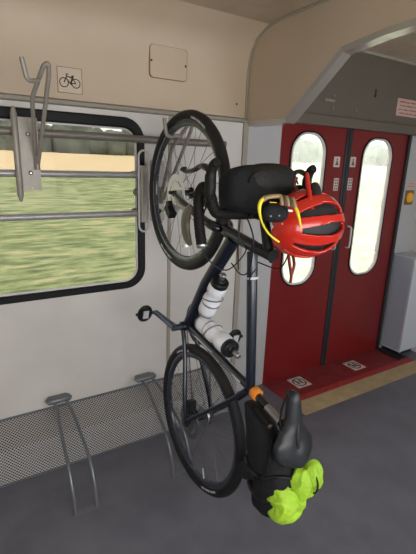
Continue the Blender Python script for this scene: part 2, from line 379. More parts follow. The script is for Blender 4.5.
# ---------------------------------------------------------------- outside world
def terrain():
    m = bpy.data.materials.new('field_and_grass'); m.use_nodes = True; nt = m.node_tree; b = nt.nodes['Principled BSDF']
    b.inputs['Roughness'].default_value = 0.95; b.inputs['Specular IOR Level'].default_value = .1
    ge = nt.nodes.new('ShaderNodeTexCoord'); sp = nt.nodes.new('ShaderNodeSeparateXYZ'); nt.links.new(ge.outputs['Object'], sp.inputs[0])
    mp = nt.nodes.new('ShaderNodeMapping'); mp.inputs['Scale'].default_value = (0.7, 2.4, 9.0); nt.links.new(ge.outputs['Object'], mp.inputs[0])
    n = nt.nodes.new('ShaderNodeTexNoise'); n.inputs['Scale'].default_value = 1.5; n.inputs['Detail'].default_value = 9; n.inputs['Roughness'].default_value = .7; nt.links.new(mp.outputs[0], n.inputs['Vector'])
    g = nt.nodes.new('ShaderNodeValToRGB'); e = g.color_ramp.elements
    e[0].position = .36; e[0].color = (.10, .12, .075, 1); e[1].position = .66; e[1].color = (.46, .38, .24, 1)
    x = e.new(.45); x.color = (.17, .21, .10, 1); x = e.new(.54); x.color = (.27, .32, .16, 1)
    nt.links.new(n.outputs['Fac'], g.inputs[0])
    # distance bands: verge, meadow, golden field
    ad = nt.nodes.new('ShaderNodeMath'); ad.operation = 'MULTIPLY_ADD'; ad.inputs[1].default_value = 8; nt.links.new(n.outputs['Fac'], ad.inputs[0]); nt.links.new(sp.outputs[1], ad.inputs[2])
    def band(a, bb):
        r = nt.nodes.new('ShaderNodeMapRange'); r.inputs[1].default_value = a; r.inputs[2].default_value = bb; nt.links.new(ad.outputs[0], r.inputs[0]); return r.outputs[0]
    mx = nt.nodes.new('ShaderNodeMixRGB'); mx.inputs[2].default_value = (.56, .45, .28, 1); nt.links.new(band(31, 35), mx.inputs[0]); nt.links.new(g.outputs[0], mx.inputs[1])
    m2 = nt.nodes.new('ShaderNodeMixRGB'); m2.inputs[1].default_value = (.28, .19, .13, 1); nt.links.new(band(7.2, 9.5), m2.inputs[0]); nt.links.new(mx.outputs[0], m2.inputs[2])
    nt.links.new(m2.outputs[0], b.inputs['Base Color']); return m
def gz(y, x):
    pr = [(2.3, -1.4), (3.6, -1.35), (5, -1.1), (10, -.6), (28, .55), (60, 2.15), (75, 2.3), (140, 3)]
    for (a, za), (b, zb) in zip(pr[:-1], pr[1:]):
        if y <= b:
            return za + (zb - za) * (y - a) / (b - a) + .12 * noise.noise(V((x * .3, y * .3, 0))) * min(1, y / 8)
    return 5
gm = MB(); xs = [-60 + 4 * i for i in range(80)]; ys = [2.3, 2.8, 3.6, 4.4, 5.2, 6.5, 8, 10, 13, 17, 22, 28, 35, 45, 55, 65, 75, 100, 140]
vs = [(x, y, gz(y, x)) for y in ys for x in xs]; nx = len(xs)
gm.add(vs, [(j * nx + i, j * nx + i + 1, (j + 1) * nx + i + 1, (j + 1) * nx + i) for j in range(len(ys) - 1) for i in range(nx - 1)], 0, True)
g_ = gm.build('ground', terrain()); structure(g_)
M_tree = mat('treeline_foliage', (0.055, 0.07, 0.06), 0.9, color2=(0.15, 0.165, 0.14), noise_scale=0.6)
tb = MB()
def blob(mb, c, rx, ry, rz, seed, nu=14, nv=9, amp=.25):
    vs = []; fs = []
    for j in range(nv + 1):
        for i in range(nu):
            a = 2 * PI * i / nu; b = PI * j / nv
            d = V((math.cos(a) * math.sin(b), math.sin(a) * math.sin(b), math.cos(b)))
            k = 1 + amp * noise.noise(d * 2.1 + V((seed, seed * 2, 0))); vs.append((c[0] + d.x * rx * k, c[1] + d.y * ry * k, c[2] + d.z * rz * k))
    for j in range(nv):
        for i in range(nu): fs.append((j * nu + i, j * nu + (i + 1) % nu, (j + 1) * nu + (i + 1) % nu, (j + 1) * nu + i))
    mb.add(vs, fs, 0, True)
for k in range(120):
    x = -30 + k * 1.9 + random.uniform(-.8, .8); y = 64 + random.uniform(-2, 4)
    h = random.uniform(2.2, 3.0)
    blob(tb, (x, y, 2.6 + h * .4), random.uniform(1.6, 3), 1.8, h, k * 3.7)
prop(tb.build('tree_line', M_tree), 'distant dark green tree line beyond the golden field', 'trees', kind='stuff')

# ---------------------------------------------------------------- rails in front of the window
def rail(name, z, x0, x1, m, label, r=.013, y=2.08):
    t = empty(name, (x0, y, z)); prop(t, label, 'rail', 'horizontal rails across the window'); bpy.context.view_layer.update()
    child(MB().tube([(x0, y, z), (x1, y, z)], r, 14).build('bar', m), t)
    if x1 < 1:
        pass
    for x in ((x1 - .03,) if x1 < 1 else (1.0, 1.36)):
        child(MB().lathe([(.009, 0), (.009, .055), (.02, .056), (.02, .066)], (x, y + .005, z), (0, 1, 0), 12).build('bracket', m), t)
    return t
rail('window_rail', 1.700, -1.4, 1.385, M_raildark, 'thick brown grey rail running above the others, along window top and past the bicycle', .0185, 2.08)
rail('window_rail', 1.522, -1.4, .882, M_rail, 'middle grey rail across the window, behind the hook plate', .0165)
rail('window_rail', 1.325, -1.4, .882, M_rail, 'lowest grey rail across the window', .0165)
gh = empty('grab_handle', (.872, 2.05, 1.24)); prop(gh, 'pale looped grab handle with grey sleeve at the rail ends beside the window', 'handle'); bpy.context.view_layer.update()
lp = []
for k in range(12): a = PI * k / 11; lp.append((.868 + .028 * math.cos(a), 2.045, 1.615 + .03 * math.sin(a)))
for k in range(12): a = PI + PI * k / 11; lp.append((.868 + .028 * math.cos(a), 2.045, 1.262 + .03 * math.sin(a)))
child(MB().tube(lp, .0055, 8, closed=True).build('loop', M_wire), gh)
child(MB().box(.850, .886, 2.035, 2.06, 1.28, 1.572).build('sleeve', M_hook, None, .006), gh)
child(MB().lathe([(.02, 0), (.02, .006), (.008, .008), (.008, .09)], (.868, 2.15, 1.43), (0, -1, 0), 12).build('bracket', M_hook), gh)

# ---------------------------------------------------------------- hooks
def bends(pts, r=.02, n=5):
    P = [V(p) for p in pts]; out = [P[0]]
    for a, b, c in zip(P[:-2], P[1:-1], P[2:]):
        d1 = (a - b); d2 = (c - b); q = min(r, d1.length * .45, d2.length * .45); s0 = b + d1.normalized() * q; s1 = b + d2.normalized() * q
        for k in range(n + 1):
            t = k / n; out.append(s0 * (1 - t) ** 2 + b * (2 * t * (1 - t)) + s1 * t * t)
    return out + [P[-1]]
def hook(dx, dz, label, reach, bar):
    """plate with bent tube reaching into the room, prong pointing left"""
    xp = .320 + dx
    t = empty('bike_hook', (xp, 2.06, 1.43 + dz)); prop(t, label, 'bicycle hook', 'bicycle hooks beside the window'); bpy.context.view_layer.update()
    child(plate('mounting_plate', [rect(xp - .035, xp + .048, 1.448 + dz, 1.76 + dz), circ(xp + .008, 1.462 + dz, .005, 10)], .006, M_hook, WALLM, 2.052), t)
    if bar:
        sb = MB(); sb.tube([(xp - .045, 2.045, 1.40), (xp - .045, 2.042, 1.43), (xp - .047, 2.04, 1.77), (xp - .047, 2.04, 1.80)], [.006, .014, .014, .006], 10)
        child(sb.build('side_bar', M_hook), t)
    else: child(MB().lathe([(.012, 0), (.012, .09)], (xp + .02, 2.052, 1.50 + dz), (0, 1, 0), 10).build('standoff', M_hook), t)
    for z in (1.69, 1.525): child(MB().lathe([(.009, 0), (.009, .004), (.004, .007)], (xp + .005, 2.047, z + dz), (0, -1, 0), 10).build('bolt', M_dsilver), t)
    O = V((dx, 0, dz))
    path = bends([V((.356, 2.040, 1.555)) + O, V((.375, 1.785, 1.90)) + O, V((.371, 1.765, 1.935)) + O, V((.355, 1.775, 1.925)) + O, V((.325, 1.88, 1.822)) + O, V((.350, 2.040, 1.60)) + O], .022)
    child(MB().tube(path, .0088, 10).build('bent_arm', M_hook), t)
    pr = bends([V((.342, 1.815, 1.876)) + O, V((.296 - reach, 1.79, 1.868)) + O, V((.282 - reach, 1.785, 1.945)) + O], .022)
    child(MB().tube(pr, .0088, 10).build('prong', M_hook), t)
    child(MB().lathe([(.0115, 0), (.0115, .06)], (.354 + dx, 2.036, 1.54 + dz), (0, 0, 1), 10).build('weld_sleeve', M_hook), t)
    return t
hook(0, 0, 'empty grey bicycle hook on its plate at the left of the window', 0, True)
hook(.62, -.162, 'grey bicycle hook holding up the front wheel of the bicycle', .045, False)

# ---------------------------------------------------------------- wall bits
def access_panel():
    t = plate('access_panel', [rrect(.947, 1.157, 2.012, 2.163, .018)], .014, M_cream, WALLM, 2.1385)
    prop(t, 'square cream access panel with two screws on upper wall', 'panel')
    r = plate('edge_gap', [rrect(.944, 1.160, 2.009, 2.166, .020), rrect(.9475, 1.1565, 2.0125, 2.1625, .018)], .012, M_inkb, WALLM, 2.139, t)
    for x, z in ((.953, 2.088), (1.150, 2.085)):
        MB().lathe([(.006, 0), (.005, .003)], (x, 2.1390, z), (0, -1, 0), 10).build('screw', M_ink, t)
access_panel()
def bike_symbol_sticker():
    t = plate('bicycle_sticker', [rrect(.484, .603, 1.886, 2.003, .004)], .0015, M_stickerc, WALLM, 2.1485)
    prop(t, 'square cream sticker with a black bicycle pictogram and brown outline', 'sticker')
    plate('outline', [rrect(.486, .601, 1.888, 2.001, .003), rrect(.489, .598, 1.891, 1.998, .002)], .0006, M_inkb, WALLM, 2.1468, t)
    b = MB(); y = 2.1460; cx0, cz0 = .543, 1.940
    def seg(a, c, r=.0022): b.tube([(cx0 + a[0], y, cz0 + a[1]), (cx0 + c[0], y, cz0 + c[1])], r, 6)
    for sx in (-.027, .027):
        b.tube([(cx0 + sx + .0195 * math.cos(2 * PI * k / 24), y, cz0 - .006 + .0195 * math.sin(2 * PI * k / 24)) for k in range(24)], .0018, 6, closed=True)
    seg((-.027, -.006), (-.014, .022)); seg((-.014, .022), (.012, .016)); seg((-.018, .014), (.002, -.008)); seg((.002, -.008), (.027, -.006)); seg((.002, -.008), (.014, .022)); seg((.012, .016), (.027, -.006))
    seg((.008, .024), (.019, .024), .003); seg((-.014, .022), (-.016, .030)); seg((-.016, .030), (-.006, .031)); seg((.002, -.008), (.006, -.014))
    b.build('pictogram', M_ink, t)
bike_symbol_sticker()
for i, (x, z, lab) in enumerate(((1.50, 1.933, 'small dark screw head on cream wall beside the curved seam'),)):
    prop(MB().lathe([(.006, 0), (.005, .004)], (x, 2.15, z), (0, -1, 0), 10).build('screw', M_ink), lab, 'screw')

def text_mesh(s, size, m, mtx, loc, parent, name='lettering'):
    cu = bpy.data.curves.new(name, 'FONT'); cu.body = s; cu.size = size; cu.align_x = 'CENTER'; cu.align_y = 'CENTER'; cu.extrude = .0003; cu.space_line = .8
    t = bpy.data.objects.new('tmp', cu); COL.objects.link(t)
    dg = bpy.context.evaluated_depsgraph_get(); me = bpy.data.meshes.new_from_object(t.evaluated_get(dg)); bpy.data.objects.remove(t, do_unlink=True)
    me.materials.clear(); me.transform(Matrix.Translation(loc) @ mtx.to_4x4()); return link(name, me, m, parent)
def scribble(x0, x1, z, y, h, seed):
    """unreadably small print: a row of little strokes"""
    rr = random.Random(seed); b = MB(); x = x0
    while x < x1:
        wv = rr.uniform(.006, .018); b.box(x, min(x + wv, x1), y - .0006, y, z - h / 2 * rr.uniform(.4, 1), z + h / 2 * rr.uniform(.4, 1)); x += wv + rr.choice((.003, .003, .008))
    return b
# red-text notice above the doors
t = plate('notice', [rrect(2.985, 3.42, 1.995, 2.118, .004)], .002, M_pink, WALLM, 2.148); prop(t, 'pale pink notice with red print on the wall above the doors', 'notice')
for k, (z, m_) in enumerate(((2.095, M_inkr), (2.068, M_inkb), (2.040, M_inkb), (2.014, M_inkr))):
    scribble(3.005 + .01 * (k % 2), 3.40, z, 2.1459, .012, k).build('printed_line', m_, t)
# keyhole and latch
k1 = MB().lathe([(.012, 0), (.010, .004)], (2.72, 2.15, 2.105), (0, -1, 0), 12); k1.box(2.715, 2.725, 2.145, 2.15, 2.105, 2.15)
prop(k1.build('keyhole', M_ink), 'small black keyhole in the grey panel above the door gap', 'keyhole')
k2 = MB().lathe([(.010, 0), (.008, .006)], (2.53, 2.15, 1.985), (0, -1, 0), 12)
prop(k2.build('latch', M_dsilver), 'small metal latch just over the door header', 'latch')
k3 = MB().box(2.20, 2.30, 2.135, 2.149, 2.02, 2.035).lathe([(.008, 0), (.008, .012)], (2.29, 2.15, 2.06), (0, -1, 0), 10).lathe([(.008, 0), (.008, .012)], (2.29, 2.15, 1.985), (0, -1, 0), 10)
prop(k3.build('wall_bracket', M_hook), 'small metal bracket high over the left door leaf', 'bracket')

def door_sticker(x, z, w_, h, kind, label, cat='sticker', group=None):
    t = plate('door_sticker', [rrect(x - w_ / 2, x + w_ / 2, z - h / 2, z + h / 2, .003)], .0015, M_sticker, WALLM, 2.1535); prop(t, label, cat, group)
    y = 2.1518
    if kind == 'figure':
        b = MB(); b.lathe([(.007, 0), (.007, .0008)], (x, y, z + .017), (0, -1, 0), 12)
        b.add([(x - .004, y - .0005, z + .010), (x + .004, y - .0005, z + .010), (x + .018, y - .0005, z - .024), (x - .018, y - .0005, z - .024)], [(0, 1, 2, 3)])
        b.build('pictogram', mat('ink_olive', (.10, .11, .05), .5), t)
    else:
        b = MB()
        for q in range(4):
            for s_ in (-1, 1): b.box(x + s_ * .010 - .007, x + s_ * .010 + .006, y - .0006, y, z + .03 - q * .020 - .005, z + .03 - q * .020 + .004)
        b.build('print', M_ink, t)
door_sticker(2.403, 1.633, .062, .072, 'figure', 'square sticker with a dark figure, on left door leaf beside the gap')
door_sticker(2.573, 1.637, .062, .072, 'figure', 'square sticker with a dark figure, on right door leaf beside the gap')
door_sticker(2.420, 1.475, .048, .088, 'print', 'narrow printed sticker on left door leaf, lower of the two')
door_sticker(2.568, 1.478, .048, .088, 'print', 'narrow printed sticker on right door leaf, lower of the two')
def floor_sticker(x, y, label):
    t = plate('floor_sticker', [rect(x - .067, x + .067, y - .069, y + .069)], .001, M_sticker, FLOORM, .0022); prop(t, label, 'sticker')
    b = MB(); z = .0026
    b.tube([(x + .05 * math.cos(2 * PI * k / 28), y + .05 * math.sin(2 * PI * k / 28), z) for k in range(28)], .005, 4, closed=True, flat=.15, up=(1, 0, 0))
    for s_ in (-1, 1):
        b.box(x + s_ * .018 - .007, x + s_ * .018 + .007, y - .026, y + .016, z, z + .0006); b.lathe([(.009, 0), (.009, .0006)], (x + s_ * .018, y + .026, z), (0, 0, 1), 10)
    b.add([(x - .04, y + .03, z + .0005), (x - .033, y + .037, z + .0005), (x + .04, y - .03, z + .0005), (x + .033, y - .037, z + .0005)], [(0, 1, 2, 3)])
    b.build('pictogram', M_ink, t)
floor_sticker(2.130, 2.033, 'white pictogram sticker on the red threshold before the left door')
floor_sticker(2.740, 2.02, 'white pictogram sticker on the red threshold before the right door')
# door button on the side
bt = empty('door_button', (3.317, 2.15, 1.31)); prop(bt, 'round yellow door button on the grey strip right of the doors', 'button'); bpy.context.view_layer.update()
child(plate('surround', [rrect(3.262, 3.372, 1.31, 1.43, .006)], .008, M_buttonb, WALLM, 2.142), bt)
child(MB().lathe([(.042, 0), (.042, .010), (.034, .015), (.026, .011), (.015, .011), (.012, .014)], (3.317, 2.142, 1.37), (0, -1, 0), 20).build('push_ring', M_button), bt)
tt = plate('button_label', [rrect(3.285, 3.365, 1.445, 1.50, .003)], .001, M_pink, WALLM, 2.147); prop(tt, 'small pale label above the yellow door button', 'label')
scribble(3.29, 3.36, 1.483, 2.1459, .008, 9).build('printed_line', M_inkr, tt); scribble(3.29, 3.36, 1.462, 2.1459, .008, 19).build('printed_line', M_inkr, tt)
kn = MB().tube([(3.46, 2.10, 1.165), (3.43, 2.09, 1.16), (3.425, 2.06, 1.158), (3.425, 1.90, 1.155)], .008, 8)
prop(kn.build('handrail', M_black), 'short black grab bar above the perforated cabinet', 'handrail')

# ---------------------------------------------------------------- heater cover
def uvquad(mb, P, scale=1.0): pass
def sheet(name, quads, m, parent=None):
    me = bpy.data.meshes.new(name); vs = []; fs = []; uvs = []
    for q in quads:
        b = len(vs); vs += [tuple(p) for p in q]; fs.append((b, b + 1, b + 2, b + 3))
        e1 = (V(q[1]) - V(q[0])); L = e1.length; e1.normalize(); e2 = V(q[3]) - V(q[0]); e2 = (e2 - e1 * e2.dot(e1)).normalized()
        for p in q: d = V(p) - V(q[0]); uvs.append((d.dot(e1), d.dot(e2)))
    me.from_pydata(vs, [], fs); ul = me.uv_layers.new(name='UVMap')
    for i, u in enumerate(uvs): ul.data[i].uv = u
    me.update(); o = link(name, me, m, parent)
    return o
hx1 = 1.50
ht_ = empty('heater_cover', (-.1, 2.0, 0)); prop(ht_, 'low perforated metal heater cover along the foot of the window wall', 'heater cover'); bpy.context.view_layer.update()
a_, b_, c_ = (2.149, .262), (1.992, .185), (1.97, .003)
child(sheet('perforated_panel', [[(X0, c_[0], c_[1]), (hx1, c_[0], c_[1]), (hx1, b_[0], b_[1]), (X0, b_[0], b_[1])], [(X0, b_[0], b_[1]), (hx1, b_[0], b_[1]), (hx1, a_[0], a_[1]), (X0, a_[0], a_[1])]], M_perf), ht_)
ee = MB(); ee.add([(hx1, *c_), (hx1, *b_), (hx1, *a_), (hx1, 2.149, .003)], [(0, 1, 2, 3)]); ee.add([(X0, *c_), (X0, *b_), (X0, *a_), (X0, 2.149, .003)], [(0, 1, 2, 3)])
ee.box(X0, hx1, 1.966, 1.972, .001, .012).box(X0, hx1, 2.143, 2.149, .259, .27)
child(ee.build('edge_trim', M_rack), ht_)

def wheel_rack(x, label):
    t = empty('wheel_rack', (x, 1.63, 0)); prop(t, label, 'wheel rack', 'floor wheel racks'); bpy.context.view_layer.update()
    for s_, xt in ((-1, .030), (1, .036)):
        pts = [(x + s_ * xt, 2.10, .322), (x + s_ * xt, 2.02, .326), (x + s_ * .041, 1.92, .302), (x + s_ * .046, 1.81, .252), (x + s_ * .05, 1.72, .205), (x + s_ * .051, 1.66, .13), (x + s_ * .05, 1.632, .06), (x + s_ * .05, 1.625, .004)]
        child(MB().tube(smooth_path(pts, 6), .0085, 12).build('bent_tube', M_rack), t)
    child(MB().tube([(x - .062, 2.105, .322), (x - .055, 2.105, .328), (x + .055, 2.105, .328), (x + .062, 2.105, .322)], [.012, .019, .019, .012], 12, flat=1.3, up=(0, 0, 1)).build('top_bracket', M_rack), t)
    child(MB().box(x - .05, x + .05, 2.09, 2.15, .315, .332).build('wall_plate', M_rack), t)
    child(MB().box(x - .062, x + .062, 1.612, 1.64, 0, .005).build('foot_plate', M_rack, None, .002), t)
wheel_rack(.389, 'grey bent tube wheel rack standing free at the left')
wheel_rack(.895, 'grey bent tube wheel rack behind the rear wheel of the bicycle')

# ---------------------------------------------------------------- perforated cabinet right of doors
cb = empty('perforated_cabinet', (3.25, 1.94, .03)); prop(cb, 'low grey cabinet with perforated side right of the red doors', 'cabinet'); bpy.context.view_layer.update()
cbx = 3.235; cby0, cby1, cz0, cz1 = 1.945, 2.14, .04, .895
def cabbox(x1):
    return MB().box(cbx + .004, x1, cby0 + .003, cby1, cz0, cz1 - .002)
child(cabbox(3.62).build('body', M_cab, None, .004), cb)
child(sheet('perforated_side', [[(cbx, cby1 - .01, cz0 + .01), (cbx, cby0 + .016, cz0 + .01), (cbx, cby0 + .016, cz1 - .012), (cbx, cby1 - .01, cz1 - .012)]], M_perfc), cb)
child(MB().box(cbx - .003, cbx + .012, cby0 - .003, cby0 + .014, cz0, cz1).box(cbx - .003, cbx + .010, cby0, cby1, cz1 - .012, cz1).box(cbx - .003, cbx + .010, cby0, cby1, cz0, cz0 + .01).build('edge_frame', M_cab, None, .002), cb)
child(MB().box(cbx + .03, 3.6, cby0 + .03, cby1, 0.0, cz0).build('plinth', M_seal), cb)

# ================================================================ BICYCLE
RH = V((.873, 1.43, .459)); F = V((.020, .214, .977)).normalized(); Wv = V((.017, -.977, .214)); Wv = (Wv - F * Wv.dot(F)).normalized(); Lv = Wv.cross(F)
BR = Matrix((F, Lv, Wv)).transposed()          # local x=F(forward), y=L(left), z=W(up of the bike)
BM = Matrix.Translation(RH) @ BR.to_4x4()
bike = bpy.data.objects.new('bicycle', None); COL.objects.link(bike); bike.matrix_world = BM; bike.empty_display_size = .05
prop(bike, 'dark blue drop bar bicycle hanging upright by its front wheel', 'bicycle')
def BP(u, w_, l=0): return BM @ V((u, l, w_))
def L3(u, w_, l=0): return V((u, l, w_))       # local bike coords
bb_, seat_, hl, hu = L3(.428, -.045), L3(.243, .425), L3(.835, .325), L3(.774, .480)
# frame
fb = MB()
fb.tube([bb_, bb_ + (hl - bb_) * .5, hl + V((-.025, 0, .03))], [.027, .027, .028], 16)
fb.tube([bb_, seat_], [.0185, .0165], 14)
fb.tube([seat_ + V((.004, 0, -.018)), L3(.76, .462)], [.018, .020], 14)
fb.tube([hl, hu], [.024, .0215], 16)
for s_ in (-1, 1):
    fb.tube(smooth_path([bb_ + V((-.02, s_ * .028, 0)), L3(.30, -.025, s_ * .038), L3(.10, -.006, s_ * .064), L3(0, 0, s_ * .068)], 5), .0105, 10)
    fb.tube(smooth_path([seat_ + V((.0, s_ * .012, -.03)), L3(.17, .29, s_ * .036), L3(0.01, .01, s_ * .068)], 5), .0088, 10)
    fb.obox(L3(0, -.004, s_ * .068), V((1, 0, 0)), V((0, 1, 0)), V((0, 0, 1)), .02, .004, .016)
fb.tube([L3(.428, -.045, -.036), L3(.428, -.045, .036)], .023, 16)
fb.tube([L3(.13, .215, -.045), L3(.13, .215, .045)], .006, 8)
frame = fb.build('frame', M_frame, bike)
fd = MB()
fd.tube([L3(.395, -.045 + .09, .0182), L3(.345, .175, .0180)], .0022, 6); fd.tube([L3(.285, .315, .0165), L3(.265, .365, .0165)], .003, 6)
fd.tube([L3(.40, .02, -.012 + .03), L3(.27, .36, .0172)], .0009, 6)
fd.build('seat_tube_glints', M_decal_glint, frame)  # pale streaks paint light reflections along the seat tube
# fork
fk = MB()
cr = L3(.852, .290)
for s_ in (-1, 1):
    fk.tube(smooth_path([cr + V((0, s_ * .018, 0)), L3(.872, .262, s_ * .042), L3(.93, .16, s_ * .052), L3(.985, .065, s_ * .056), L3(1.03, 0, s_ * .058)], 5), [.019] * 6 + [.0165] * 5 + [.014] * 5 + [.011] * 5, 12)
fk.tube([hl, cr + V((.006, 0, -.012))], [.025, .022], 14)
fk.build('fork', M_carbon, bike)
# headset / stem / spacers
MB().tube([hu, L3(.747, .558)], .0205, 16).build('spacers', M_black, bike)
stp = [L3(.747, .575), L3(.754, .556)]
sm_ = MB(); sm_.tube([L3(.744, .572), L3(.760, .530)], .0225, 16); sm_.tube([L3(.758, .55), L3(.872, .535)], [.019, .0175], 12); sm_.tube([L3(.888, .534, -.024), L3(.888, .534, .024)], .0225, 14)
sm_.tube([L3(.72, .545, -.012), L3(.768, .552, -.012)], .007, 8)
sm_.build('stem', M_black, bike)
for s_ in (-.012, .012): MB().lathe([(.004, 0), (.003, .004)], L3(.745, .533, s_), (-1, 0, 0), 8).build('stem_bolt', M_silver, bike)
# handlebar
BW, BU = .525, .888
def bar_half(s_):
    return smooth_path([L3(BU, BW, s_ * .03), L3(BU, BW, s_ * .16), L3(BU + .012, BW, s_ * .192), L3(BU + .05, BW + .002, s_ * .203), L3(BU + .082, BW - .018, s_ * .206), L3(BU + .086, BW - .04, s_ * .208), L3(BU + .06, BW - .062, s_ * .209),
                        L3(BU + .01, BW - .068, s_ * .21), L3(BU - .04, BW - .064, s_ * .212), L3(BU - .095, BW - .054, s_ * .214)], 5)
hb = MB(); hb.tube([L3(BU, BW, -.06), L3(BU, BW, .06)], .016, 12)
bar = hb.build('handlebar', M_black, bike)
for s_ in (1, -1):
    tp = bar_half(s_); b = MB(); b.tube(tp, .0175, 12)
    for k in range(0, len(tp) - 1, 1):                       # overlapping wraps of the tape
        d = (tp[k + 1] - tp[k]).normalized(); b.lathe([(.0175, -.003), (.0186, 0), (.0175, .003)], tp[k], d, 12)
    b.build('bar_tape', M_tape, bar)
    b = MB(); b.lathe([(.0185, 0), (.0185, .006), (.012, .010)], tp[-1], (tp[-1] - tp[-2]), 12); b.build('bar_plug', M_dsilver, bar)
    h = MB(); h.tube(smooth_path([L3(BU + .05, BW - .006, s_ * .205), L3(BU + .085, BW + .008, s_ * .207), L3(BU + .115, BW + .012, s_ * .207), L3(BU + .145, BW + .032, s_ * .206), L3(BU + .150, BW + .05, s_ * .205)], 4), [.018] * 5 + [.018] * 4 + [.016] * 4 + [.015] * 3 + [.011], 12)
    hood = h.build('brake_hood', M_rubber, bar)
    h = MB(); h.tube(smooth_path([L3(BU + .135, BW + .010, s_ * .207), L3(BU + .155, BW - .03, s_ * .209), L3(BU + .150, BW - .07, s_ * .212), L3(BU + .152, BW - .115, s_ * .218), L3(BU + .165, BW - .130, s_ * .222)], 4), [.010] * 4 + [.008] * 6 + [.0075] * 5 + [.010, .008], 10, flat=1.5)
    h.build('brake_lever', M_carbon, bar)
# pad inside the left drop, an olive brown reflection put into its colour
b = MB(); pth = [L3(.925, .425, .216), L3(.905, .398, .218), L3(.875, .380, .218), L3(.84, .380, .218), L3(.812, .392, .217), L3(.800, .408, .216)]
b.tube(smooth_path(pth, 4), [.008, .012, .018, .022, .024, .026, .027, .028, .028, .028, .028, .027, .026, .025, .024, .022, .020, .018, .014, .010, .006], 12, flat=.45, up=(0, 0, 1))
o = b.build('drop_grip', M_grip, bar); o['label'] = 'grip surface on the left drop, coloured with an olive brown reflection'
MB().lathe([(.012, 0), (.014, .006), (.010, .012)], L3(.800, .372, .216), (-1, 0, 0), 10).build('grip_cap', M_silver, bar)

# wheels
def wheel(name, hub, front):
    wr = MB(); n = 72
    Rr, rt = .3235, .0215
    pr = [(Rr + rt * math.cos(2 * PI * k / 14), rt * 1.0 * math.sin(2 * PI * k / 14)) for k in range(14)]
    wr.lathe(pr, hub, (0, 1, 0), n, closed=True); tyre = wr.build('tyre', M_tyre, None)
    w_ = bpy.data.objects.new(name, None); COL.objects.link(w_); w_.parent = bike; w_.empty_display_size = .03
    tyre.parent = w_
    MB().lathe([(.309, -.013), (.312, -.010), (.303, 0), (.312, .010), (.309, .013), (.292, .011), (.281, .004), (.281, -.004), (.292, -.011)], hub, (0, 1, 0), n, closed=True).build('rim', M_rim, w_)
    # sidewall marks
    for a0 in (R(25), R(205)) if front else (R(155), R(335)):
        mb = MB()
        for k in range(9):
            a = a0 + k * .045; rr = .317
            c = hub + V((math.cos(a) * rr, .0205, math.sin(a) * rr)); ra = V((math.cos(a), 0, math.sin(a))); ta = V((-math.sin(a), 0, math.cos(a)))
            mb.obox(c, ra, ta, V((0, 1, 0)), .0045, .0045 if k % 3 else .0025, .001)
        mb.build('tyre_mark', M_decal_glint, w_)
    hb_ = MB(); hw = .05 if front else .065
    hb_.lathe([(.009, -hw), (.009, -hw + .01), (.026, -hw + .014), (.026, -hw + .018), (.013, -hw + .026), (.012, hw - .026), (.024, hw - .018), (.024, hw - .014), (.009, hw - .01), (.009, hw)], hub, (0, 1, 0), 20)
    hub_o = hb_.build('hub', M_black, w_)
    for k in range(28):
        s_ = 1 if k % 2 else -1; a = 2 * PI * k / 28; a2 = a + (.95 if (k // 2) % 2 else -.95)
        p0 = hub + V((.024 * math.cos(a2), s_ * (hw - .016), .024 * math.sin(a2))); p1 = hub + V((.286 * math.cos(a), s_ * .003, .286 * math.sin(a)))
        MB().tube([p0, p1], .0012, 5).build('spoke', M_spoke, w_)
    MB().tube([hub + V((-.28, .006, .02)), hub + V((-.235, .006, .016))], .003, 6).build('valve', M_silver, w_)
    # rotor on the left
    ro = MB(); ry = .044 if front else .052; c = hub + V((0, ry, 0))
    ro.lathe([(.080, -.001), (.080, .001), (.056, .001), (.056, -.001)], c, (0, 1, 0), 48, closed=True, sm=False)
    for k in range(6):
        a = k * PI / 3; ro.tube([c + V((.018 * math.cos(a), 0, .018 * math.sin(a))), c + V((.05 * math.cos(a + .35), 0, .05 * math.sin(a + .35))), c + V((.068 * math.cos(a + .5), 0, .068 * math.sin(a + .5)))], .0060, 6, flat=.3)
    ro.lathe([(.045, -.001), (.045, .001), (.012, .001), (.012, -.001)], c, (0, 1, 0), 24, closed=True, sm=False)
    ro.lathe([(.026, -.0015), (.026, .0015), (.012, .0015), (.012, -.0015)], c, (0, 1, 0), 24, closed=True, sm=False)
    ro.build('brake_rotor', M_silver if front else M_spoke, w_)
    return w_
wf_ = wheel('front_wheel', L3(1.03, 0), True)
wr_ = wheel('rear_wheel', L3(0, 0), False)
# calipers and axles
cb_ = MB(); cb_.obox(L3(.955, -.035, .058), V((.8, 0, -.6)), V((0, 1, 0)), V((.6, 0, .8)), .03, .016, .016); cb_.tube([L3(.945, -.03, .075), L3(.945, -.03, .045)], .014, 12); cb_.obox(L3(.985, -.025, .066), V((1, 0, 0)), V((0, 1, 0)), V((0, 0, 1)), .012, .010, .010)
cb_.build('brake_caliper', M_black, bike)
MB().tube([L3(1.005, .03, .062), L3(.965, .075, .066), L3(.93, .15, .068)], .009, 10).build('fork_tip_cover', M_dsilver, bike)
cb_ = MB(); cb_.obox(L3(.075, .03, .05), V((1, 0, 0)), V((0, 1, 0)), V((0, 0, 1)), .03, .014, .016); cb_.build('brake_caliper', M_black, bike)
for u in (0, 1.03): MB().tube([L3(u, 0, -.072), L3(u, 0, .076)], .008, 10).build('axle', M_black, bike)
# saddle mount & seatpost
sc = MB().lathe([(.0215, -.014), (.0235, -.012), (.0235, .014), (.0215, .016)], L3(.238, .438), seat_ - bb_, 20); o = sc.build('seat_clamp', M_orange, bike); o['label'] = 'bright orange band around the seat post'
MB().tube([L3(.235, .44), L3(.158, .596)], .0142, 14).build('seat_post', M_carbon, bike)
MB().tube([L3(.205, .50, .001), L3(.172, .568, .001)], .0150, 14).build('seat_post_highlight', M_dsilver, bike)  # highlight of the glossy post, put in as a silver tube
